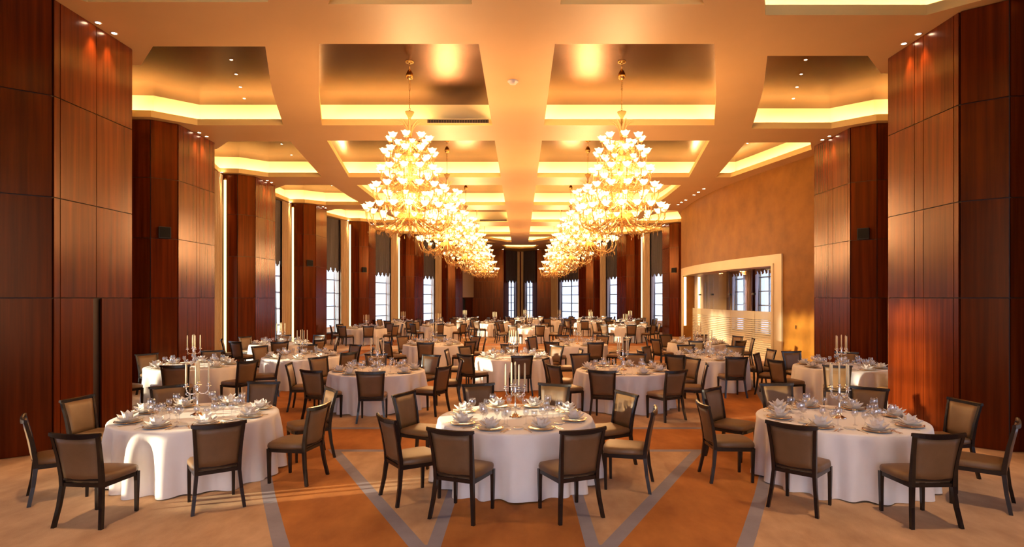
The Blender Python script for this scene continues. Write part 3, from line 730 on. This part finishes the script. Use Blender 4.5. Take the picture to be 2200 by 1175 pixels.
for i, (a, b) in enumerate(ROWS[1:6]):
    for s in (-1, 1):
        cx, cy = (-2.38 if s < 0 else 2.16), (a + b) / 2
        root = thing('chandelier', f'{dist[i]} lit five-tier crystal chandelier in the {"left" if s < 0 else "right"} row', 'chandelier', (cx, cy, CAM_H), 0, 'crystal chandeliers')
        obj('stem', stem_me, root); obj('chain', chain_me, root); obj('finial_cup', hook_me, root); obj('ceiling_rod', rod_me, root)
        for q in range(8): obj('crown_leaf', leaf_me, root, (0, 0, 3.46), q * PI / 4 + 0.2)
        for ti, (r, z, n, sag, dish, arm, arm2, drops) in enumerate(T_DATA):
            obj('tier_bowl', dish, root, (0, 0, z))
            obj('crystal_drops', drops, root, (0, 0, z))['kind'] = 'stuff'
            for q in range(n):
                t = 2 * PI * (q + 0.5 * (ti % 2)) / n
                A = obj('arm', arm, root, (0, 0, z), t)
                obj('lamp_shade', SH_BIG, A, (r, 0, 0))
            for q in range(n // 2):
                t = 2 * PI * (q + 0.25) / (n // 2)
                A = obj('inner_arm', arm2, root, (0, 0, z - sag * 0.45), t)
                obj('lamp_shade', SH_SMALL, A, (r * 0.62, 0, 0))
        for z, wgt in ((3.2, 0.22), (2.6, 0.33), (1.95, 0.45)):
            ld = bpy.data.lights.new('chandelier_glow', 'POINT'); ld.energy = CHANDELIER_W * wgt * 3; ld.color = (1.0, 0.57, 0.25); ld.shadow_soft_size = 0.35
            obj('chandelier_glow', ld, root, (0, 0, z))

# ------------------------------------------------------------------ dining chair parts (facing +y, origin on the floor under the seat)
def chair_parts():
    parts = []
    for s in (-1, 1):
        parts.append(('leg', MB().bar([(s * .225, .215, 0), (s * .225, .220, .30), (s * .222, .222, .425)], [.030, .038, .044], [.030, .038, .044]).mesh('front_leg', M['frame'])))
        parts.append(('leg', MB().bar([(s * .250, -.300, 0), (s * .226, -.262, .20), (s * .208, -.240, .40), (s * .210, -.244, .50), (s * .222, -.275, .70), (s * .240, -.325, .915)],
                                      [.034, .036, .038, .038, .034, .032], [.036, .038, .044, .044, .036, .032]).mesh('rear_leg', M['frame'])))
    m = MB(); z0, z1 = .385, .435                     # apron
    m.prism([(-.235, .20), (.235, .20), (.225, .238), (.12, .258), (-.12, .258), (-.225, .238)], z0, z1)
    for s in (-1, 1): m.prism(ccw([(s * .195, -.235), (s * .222, -.235), (s * .238, .21), (s * .208, .21)]), z0, z1)
    m.box((-.20, -.255, .395), (.20, -.228, .432))
    parts.append(('seat_frame', m.mesh('seat_frame', M['frame'])))
    # seat cushion: rounded slab
    out = [(-.215, -.225), (.215, -.225), (.238, -.05), (.247, .17), (.225, .238), (.12, .262), (0, .268), (-.12, .262), (-.225, .238), (-.247, .17), (-.238, -.05)]
    rings = []
    for k, z in ((1.0, .432), (1.015, .455), (1.0, .480), (.95, .496), (.80, .506), (.4, .512)):
        rings.append([(x * k, .02 + (y - .02) * k, z) for x, y in out])
    parts.append(('seat', MB().loft(rings).mesh('seat', M['fabric'])))
    # upholstered back, slightly hollow towards the sitter
    m = MB(); nx, nz = 6, 6; fr, bk = [], []
    for j in range(nz + 1):
        t = j / nz; z = .475 + .425 * t; hw = .198 + .022 * t; yb = -.246 - .075 * t ** 1.4
        rf, rb = [], []
        for i in range(nx + 1):
            u = -1 + 2 * i / nx; x = hw * u; bow = -.022 * (1 - u * u)
            e = (1 - abs(u) ** 6) * (1 - abs(2 * t - 1) ** 8)
            rf.append((x, yb + bow + .010 + .014 * e, z)); rb.append((x, yb + bow - .008 - .008 * e, z))
        fr.append(rf); bk.append(rb)
    rings = [fr[j] + bk[j][::-1] for j in range(nz + 1)]
    parts.append(('backrest', MB().loft(rings).mesh('backrest', M['fabric'])))
    # bowed top rail with ears
    m = MB(); rings = []
    for i in range(11):
        u = -1 + 2 * i / 10; x = .268 * u; y = -.326 - .030 * (1 - u * u); z = .918 + .016 * abs(u) ** 2.5; hh = .026 - .008 * abs(u) ** 4
        rings.append([(x, y - .017, z - hh), (x, y + .017, z - hh), (x, y + .015, z + hh * .6), (x, y, z + hh), (x, y - .016, z + hh * .7)])
    parts.append(('top_rail', MB().loft(rings, True, True, False).mesh('top_rail', M['frame'])))
    rings = []
    for i in range(7):
        u = -1 + 2 * i / 6; x = .20 * u; y = -.244 - .018 * (1 - u * u)
        rings.append([(x, y - .014, .462), (x, y + .012, .462), (x, y + .012, .482), (x, y - .014, .482)])
    parts.append(('lower_rail', MB().loft(rings, True, True, False).mesh('lower_rail', M['frame'])))
    return parts
CHAIR = chair_parts()
def chair(x, y, face, label, group):
    root = thing('dining_chair', label, 'chair', (x, y, 0), face, group)
    for n, me in CHAIR: obj(n, me, root)

# ------------------------------------------------------------------ table linen, china, glass
TR, TZ = 0.985, 0.75
def cloth_mesh(seed):
    rnd = random.Random(seed); n = 192; ph = [rnd.uniform(0, 2 * PI) for _ in range(6)]; k1, k2 = rnd.choice([17, 18, 19, 20]), rnd.choice([9, 11, 13])
    prof = [(0.0, TZ), (0.55, TZ), (0.955, TZ), (0.978, TZ - 0.004), (TR, TZ - 0.018), (TR + 0.002, TZ - 0.07), (TR + .006, TZ - 0.2), (TR + .012, TZ - 0.4), (TR + .018, TZ - 0.6), (TR + .022, 0.008)]
    rings = []
    for i, (r, z) in enumerate(prof[1:]):
        d = max(0.0, (TZ - 0.03 - z) / TZ); a = 0.082 * d ** 0.55
        rg = []
        for j in range(n):
            t = 2 * PI * j / n
            w_ = math.cos(k1 * t + ph[0] + 0.9 * math.sin(2 * t + ph[1])) * (0.65 + 0.35 * math.sin(3 * t + ph[2])) + 0.45 * math.cos(k2 * t + ph[3] + 0.3 * d)
            w_ = math.copysign(abs(w_) ** 0.8, w_)
            rr = r + a * w_ + (0.03 * d * max(0, math.sin(k2 * t + ph[4])) ** 3)
            rg.append((rr * math.cos(t), rr * math.sin(t), z if i < len(prof) - 2 else max(0.004, z + 0.012 * math.sin(5 * t + ph[5]))))
        rings.append(rg)
    m = MB(); m.loft(rings[::-1], True, False, True)
    c0 = [(p[0], p[1], TZ) for p in rings[0]]
    m.add(c0, [tuple(range(n))], False)
    return m.mesh('tablecloth', M['cloth'])
CLOTHS = [cloth_mesh(i) for i in range(5)]
top_me = MB().lathe([(0.0, TZ - 0.035), (TR - 0.02, TZ - 0.035), (TR - 0.012, TZ - 0.02), (TR - 0.02, TZ - 0.006), (0.0, TZ - 0.006)], 40).mesh('tabletop', M['frame'])
ped_me = MB().lathe([(0.30, 0.0), (0.30, 0.03), (0.08, 0.06), (0.06, 0.4), (0.09, 0.68), (0.2, 0.71), (0.2, 0.715)], 20).mesh('pedestal', M['frame'])
plate_me = MB().lathe([(0.0, 0.006), (0.085, 0.006), (0.105, 0.014), (0.140, 0.021)], 28).lathe([(0.140, 0.021), (0.152, 0.023), (0.152, 0.020), (0.10, 0.006), (0.08, 0.0), (0.0, 0.0)], 28, mi=1).mesh('plate', [M['china'], M['rim']])
def napkin_mesh(seed):
    """water-lily fold: petals standing on a flat base"""
    rnd = random.Random(seed); m = MB()
    for layer, (n, r, h, lean, w_) in enumerate(((7, 0.100, 0.030, 0.115, 0.050), (6, 0.05, 0.080, 0.110, 0.050), (5, 0.025, 0.112, 0.066, 0.046))):
        for i in range(n):
            t = 2 * PI * (i + 0.5 * (layer % 2)) / n + rnd.uniform(-.12, .12); hh = h * rnd.uniform(0.88, 1.1)
            c, s_ = math.cos(t), math.sin(t)
            def pt(rad, tan, z): return (rad * c - tan * s_, rad * s_ + tan * c, z)
            r0, r1 = r * 0.25, r * 0.25 + lean
            rings = [[pt(r0, -w_ * .7, .004), pt(r0 + .006, 0, .004), pt(r0, w_ * .7, .004), pt(r0 - .008, 0, .004)],
                     [pt((r0 + r1) / 2 - .012, -w_, hh * .45), pt((r0 + r1) / 2 + .012, 0, hh * .38), pt((r0 + r1) / 2 - .012, w_, hh * .45), pt((r0 + r1) / 2 + .004, 0, hh * .42)],
                     [pt(r1 - .03, -w_ * .55, hh * .82), pt(r1 - .008, 0, hh * .78), pt(r1 - .03, w_ * .55, hh * .82), pt(r1 - .014, 0, hh * .82)],
                     [pt(r1, -.003, hh), pt(r1 + .003, 0, hh), pt(r1, .003, hh), pt(r1 - .003, 0, hh)]]
            m.loft(rings, True, True, False)
    return m.mesh('napkin', M['napkin'])
NAPS = [napkin_mesh(i) for i in range(4)]
def goblet(rb, hb, hs, rf, n=16):
    z0 = hs
    prof = [(rf, 0.0), (rf, 0.003), (rf * .4, 0.008), (0.005, 0.02), (0.0045, hs - .006), (0.012, z0), (rb * .7, z0 + hb * .18), (rb * .97, z0 + hb * .42), (rb, z0 + hb * .55), (rb * .92, z0 + hb * .8), (rb * .80, z0 + hb)]
    inner = [(rb * .78, z0 + hb), (rb * .9, z0 + hb * .8), (rb * .97, z0 + hb * .55), (rb * .93, z0 + hb * .42), (rb * .65, z0 + hb * .2), (0.004, z0 + .006)]
    return MB().lathe(prof + inner, n)
wine_me = goblet(0.050, 0.112, 0.112, 0.038).mesh('wine_glass', M['glass'])
flute_me = goblet(0.036, 0.092, 0.098, 0.032).mesh('white_wine_glass', M['glass'])
water_me = goblet(0.040, 0.085, 0.075, 0.033).mesh('water_goblet', M['glass'])
knife_me = MB().prism([(-.009, -.11), (.009, -.11), (.010, 0), (.012, .05), (.008, .10), (-.002, .125), (-.008, .10), (-.008, 0)], 0.0, 0.005).mesh('knife', M['silver'])
m = MB().prism([(-.007, -.11), (.007, -.11), (.004, 0), (.004, .035), (.012, .05), (.012, .062), (-.012, .062), (-.012, .05), (-.004, .035), (-.004, 0)], 0.0, 0.004)
for x in (-.0105, -.0035, .0035, .0105): m.box((x - .0018, .062, 0), (x + .0018, .105, .004))
fork_me = m.mesh('fork', M['silver'])
m = MB().prism([(-.007, -.10), (.007, -.10), (.004, 0), (.004, .04), (-.004, .04), (-.004, 0)], 0.0, 0.004)
m.lathe([(0.001, 0.0), (0.017, 0.002), (0.020, 0.006), (0.016, 0.005), (0.001, 0.003)], 12, (0, .058, 0))
spoon_me = m.mesh('spoon', M['silver'])
bread_me = MB().lathe([(0.0, 0.004), (0.05, 0.004), (0.064, 0.013), (0.066, 0.011), (0.05, 0.0), (0.0, 0.0)], 20).mesh('bread_plate', M['china'])
# candelabrum: base, stem, four curled arms, five cups; candles stand in the cups
cand_base = MB().lathe([(0.001, 0.0), (0.085, 0.0), (0.088, 0.008), (0.06, 0.022), (0.025, 0.04), (0.014, 0.06)], 20).mesh('base', M['silver'])
cand_stem = MB().lathe([(0.014, 0.06), (0.010, 0.10), (0.020, 0.13), (0.010, 0.16), (0.009, 0.27), (0.022, 0.30), (0.012, 0.33), (0.016, 0.37), (0.010, 0.385)], 14).mesh('stem', M['silver'])
cand_arm = MB().tube([(0.01, 0, 0.31), (0.04, 0, 0.275), (0.085, 0, 0.275), (0.12, 0, 0.305), (0.13, 0, 0.34), (0.13, 0, 0.365)], [.007, .007, .007, .006, .006, .006], 8).tube([(0.085, 0, .275), (0.115, 0, .26), (.135, 0, .275), (.13, 0, .292), (.118, 0, .288)], .004, 6).mesh('arm', M['silver'])
cand_cup = MB().lathe([(0.006, 0.0), (0.030, 0.006), (0.034, 0.012), (0.012, 0.014), (0.012, 0.020), (0.017, 0.025), (0.017, 0.050), (0.013, 0.050), (0.013, 0.028), (0.001, 0.027)], 14).mesh('cup', M['silver'])
candle_me = MB().lathe([(0.001, 0.0), (0.0115, 0.0), (0.0118, 0.15), (0.0105, 0.275), (0.006, 0.292), (0.001, 0.295)], 12).mesh('candle_body', M['candle'])
wick_me = MB().tube([(0, 0, 0.292), (0.001, 0, 0.308)], 0.0015, 4).mesh('wick', M['wick'])

# tables: x, y, row word, place word, chair angles (0 = towards the viewer, positive to the right)
def even(off, n=8): return [off + 360.0 / n * i for i in range(n)]
TABLES = [
    (-4.20, 7.80, 'front-row', 'left', [-5, 35, 79, 124, 176, 221, 263, 310]),
    (-0.07, 7.66, 'front-row', 'centre', [-22, 24, 74, 116, 160, 200, 245, 304]),
    (4.03, 7.60, 'front-row', 'right', [2, 48, 96, 139, 182, 225, 270, 317]),
    (-7.35, 13.5, 'second-row', 'far-left', even(16)),
    (-3.00, 12.55, 'second-row', 'left', even(12)),
    (2.15, 12.65, 'second-row', 'right', even(-21)),
    (7.10, 13.3, 'second-row', 'far-right', even(-32)),
    (-5.68, 15.6, 'third-row', 'left', even(13)),
    (-0.18, 15.5, 'third-row', 'centre', even(5)),
    (4.77, 15.3, 'third-row', 'right', even(4)),
    (-7.95, 19.9, 'fourth-row', 'far-left', even(20)),
    (-2.87, 19.7, 'fourth-row', 'left', even(0)),
    (1.85, 19.7, 'fourth-row', 'right', even(12)),
    (5.95, 20.2, 'fourth-row', 'far-right', even(-18)),
    (-7.67, 29.8, 'fifth-row', 'far-left', even(18)),
    (-4.46, 32.4, 'fifth-row', 'left', even(8)),
    (0.43, 30.6, 'fifth-row', 'centre', even(15)),
    (5.44, 31.3, 'fifth-row', 'right', even(0)),
    (-7.20, 36.8, 'sixth-row', 'far-left', even(22)),
    (-1.56, 35.9, 'sixth-row', 'left', even(10)),
    (4.26, 36.6, 'sixth-row', 'right', even(30)),
    (7.05, 38.7, 'sixth-row', 'far-right', even(5)),
    (-3.80, 40.8, 'seventh-row', 'left', even(25)),
    (0.32, 42.0, 'seventh-row', 'centre', even(5)),
    (2.60, 40.6, 'seventh-row', 'right', even(15)),
    (4.90, 42.6, 'seventh-row', 'far-right', even(0)),
]
POS = ['nearest', 'near right', 'right', 'far right', 'farthest', 'far left', 'left', 'near left']
def seat_names(angs):
    """a word for each seat, all different round one table"""
    used = {}; out = []
    for i, a in enumerate(angs):
        out.append(POS[int(round(((a + 360) % 360) / 45.0)) % 8])
    if len(set(out)) < len(out):
        st = int(round(((angs[0] + 360) % 360) / 45.0)); out = [POS[(st + i) % 8] for i in range(len(angs))]
    return out
rnd = random.Random(11)
seats = []
for ti, (tx, ty, row, place, angs) in enumerate(TABLES):
    desc = f'{row} {place} table'
    t = thing('banquet_table', f'round table under its white cloth, {row} {place} place', 'table', (tx, ty, 0), 0, 'round banquet tables')
    obj('tabletop', top_me, t); obj('pedestal', ped_me, t)
    cl = obj('tablecloth', CLOTHS[ti % 5], None, (tx, ty, 0.0), rnd.uniform(0, 6.28))
    tag(cl, f'white floor-length cloth over the {desc}', 'tablecloth', 'white tablecloths')
    near = ty < 17
    for a, pos in zip(angs, seat_names(angs)):
        jit = rnd.uniform(-3, 3) * (ti > 2); th = math.radians(a + jit)
        dx, dy = math.sin(th), -math.cos(th)
        R = 1.39 + rnd.uniform(-0.03, 0.09)
        if ti < 3: R = 1.40
        if ti == 0 and a == -5: R = 1.60
        if ti == 0 and a == 35: R = 1.42
        cxy = Vector((tx + dx * R, ty + dy * R))
        wall_x = interp([(2, 6.4), (9.7, 8.2), (16.1, 9.9), (22.6, 10.9), (29.1, 11.0), (35.7, 10.1), (42.4, 8.5), (48, 5)], cxy.y)
        if cxy.x > 0 and 17 < cxy.y < 30.5: wall_x = arc(cxy.y)[0] + 0.2
        clear = abs(cxy.x) < wall_x - 0.75 and all((cxy - Vector((o[0], o[1]))).length > 1.52 for j, o in enumerate(TABLES) if j != ti) and all((cxy - p).length > 0.92 for p, j in seats if j != ti)
        if clear:
            seats.append((cxy, ti))
            chair(tx + dx * R, ty + dy * R, th + math.radians(rnd.uniform(-6, 6) * (ti > 2)), f'taupe dining chair at the {pos} seat of the {desc}', 'taupe dining chairs')
        place_l = f'{pos} setting of the {desc}'
        pr = 0.76; c = (tx + dx * pr, ty + dy * pr)
        tag(obj('plate', plate_me, None, (c[0], c[1], TZ), 0), f'gold-rimmed white plate, {place_l}', 'plate', 'gold-rimmed plates')
        tag(obj('napkin', NAPS[rnd.randrange(4)], None, (c[0], c[1], TZ + 0.016), rnd.uniform(0, 6.28), (1.06, 1.06, 1.10)), f'white napkin folded like a lily, {place_l}', 'napkin', 'folded napkins')
        px, py = -dy, dx                                                                          # unit vector across the setting
        def put(rad, side, z=TZ): return (tx + dx * rad + px * side, ty + dy * rad + py * side, z)
        tag(obj('wine_glass', wine_me, None, put(0.55 + rnd.uniform(-.02, .02), 0.13), 0), f'tall clear wine glass, {place_l}', 'wine glass', 'wine glasses')
        tag(obj('water_goblet', water_me, None, put(0.47 + rnd.uniform(-.02, .02), 0.05), 0), f'shorter clear water goblet, {place_l}', 'goblet', 'water goblets')
        tag(obj('white_wine_glass', flute_me, None, put(0.44 + rnd.uniform(-.02, .02), -0.06), 0), f'slim clear white-wine glass, {place_l}', 'wine glass', 'slim wine glasses')
        if near:
            tag(obj('knife', knife_me, None, put(0.78, 0.185), th), f'silver table knife, {place_l}', 'knife', 'table knives')
            tag(obj('spoon', spoon_me, None, put(0.78, 0.22), th), f'silver spoon, {place_l}', 'spoon', 'spoons')
            tag(obj('fork', fork_me, None, put(0.78, -0.185), th), f'silver table fork, {place_l}', 'fork', 'table forks')
            tag(obj('bread_plate', bread_me, None, put(0.62, -0.235), 0), f'small white side plate, {place_l}', 'side plate', 'side plates')
    cr = rnd.uniform(0.35, 0.70)
    cd = thing('candelabrum', f'silver five-branch candelabrum on the {desc}', 'candelabrum', (tx, ty, TZ), cr, 'silver candelabra')
    obj('base', cand_base, cd); obj('stem', cand_stem, cd)
    spots = [(0, 0, 0.385, 'centre')]
    for q in range(4):
        obj('arm', cand_arm, cd, (0, 0, 0), q * PI / 2)
        g = cr + q * PI / 2; spots.append((0.13 * math.cos(g), 0.13 * math.sin(g), 0.365, None))
    for i, (x, y, z, nm) in enumerate(spots):
        lx, ly = (x * math.cos(-cr) - y * math.sin(-cr), x * math.sin(-cr) + y * math.cos(-cr))
        obj('cup', cand_cup, cd, (lx, ly, z))
    order = sorted(range(1, 5), key=lambda i: spots[i][0])
    nm = {order[0]: 'leftmost', order[1]: 'second from left', order[2]: 'second from right', order[3]: 'rightmost', 0: 'middle'}
    for i, (x, y, z, _) in enumerate(spots):
        k = thing('taper_candle', f'{nm[i]} tall cream taper candle on the {desc}', 'candle', (tx + x, ty + y, TZ + z + 0.027), 0, 'cream taper candles')
        obj('candle_body', candle_me, k); obj('wick', wick_me, k)
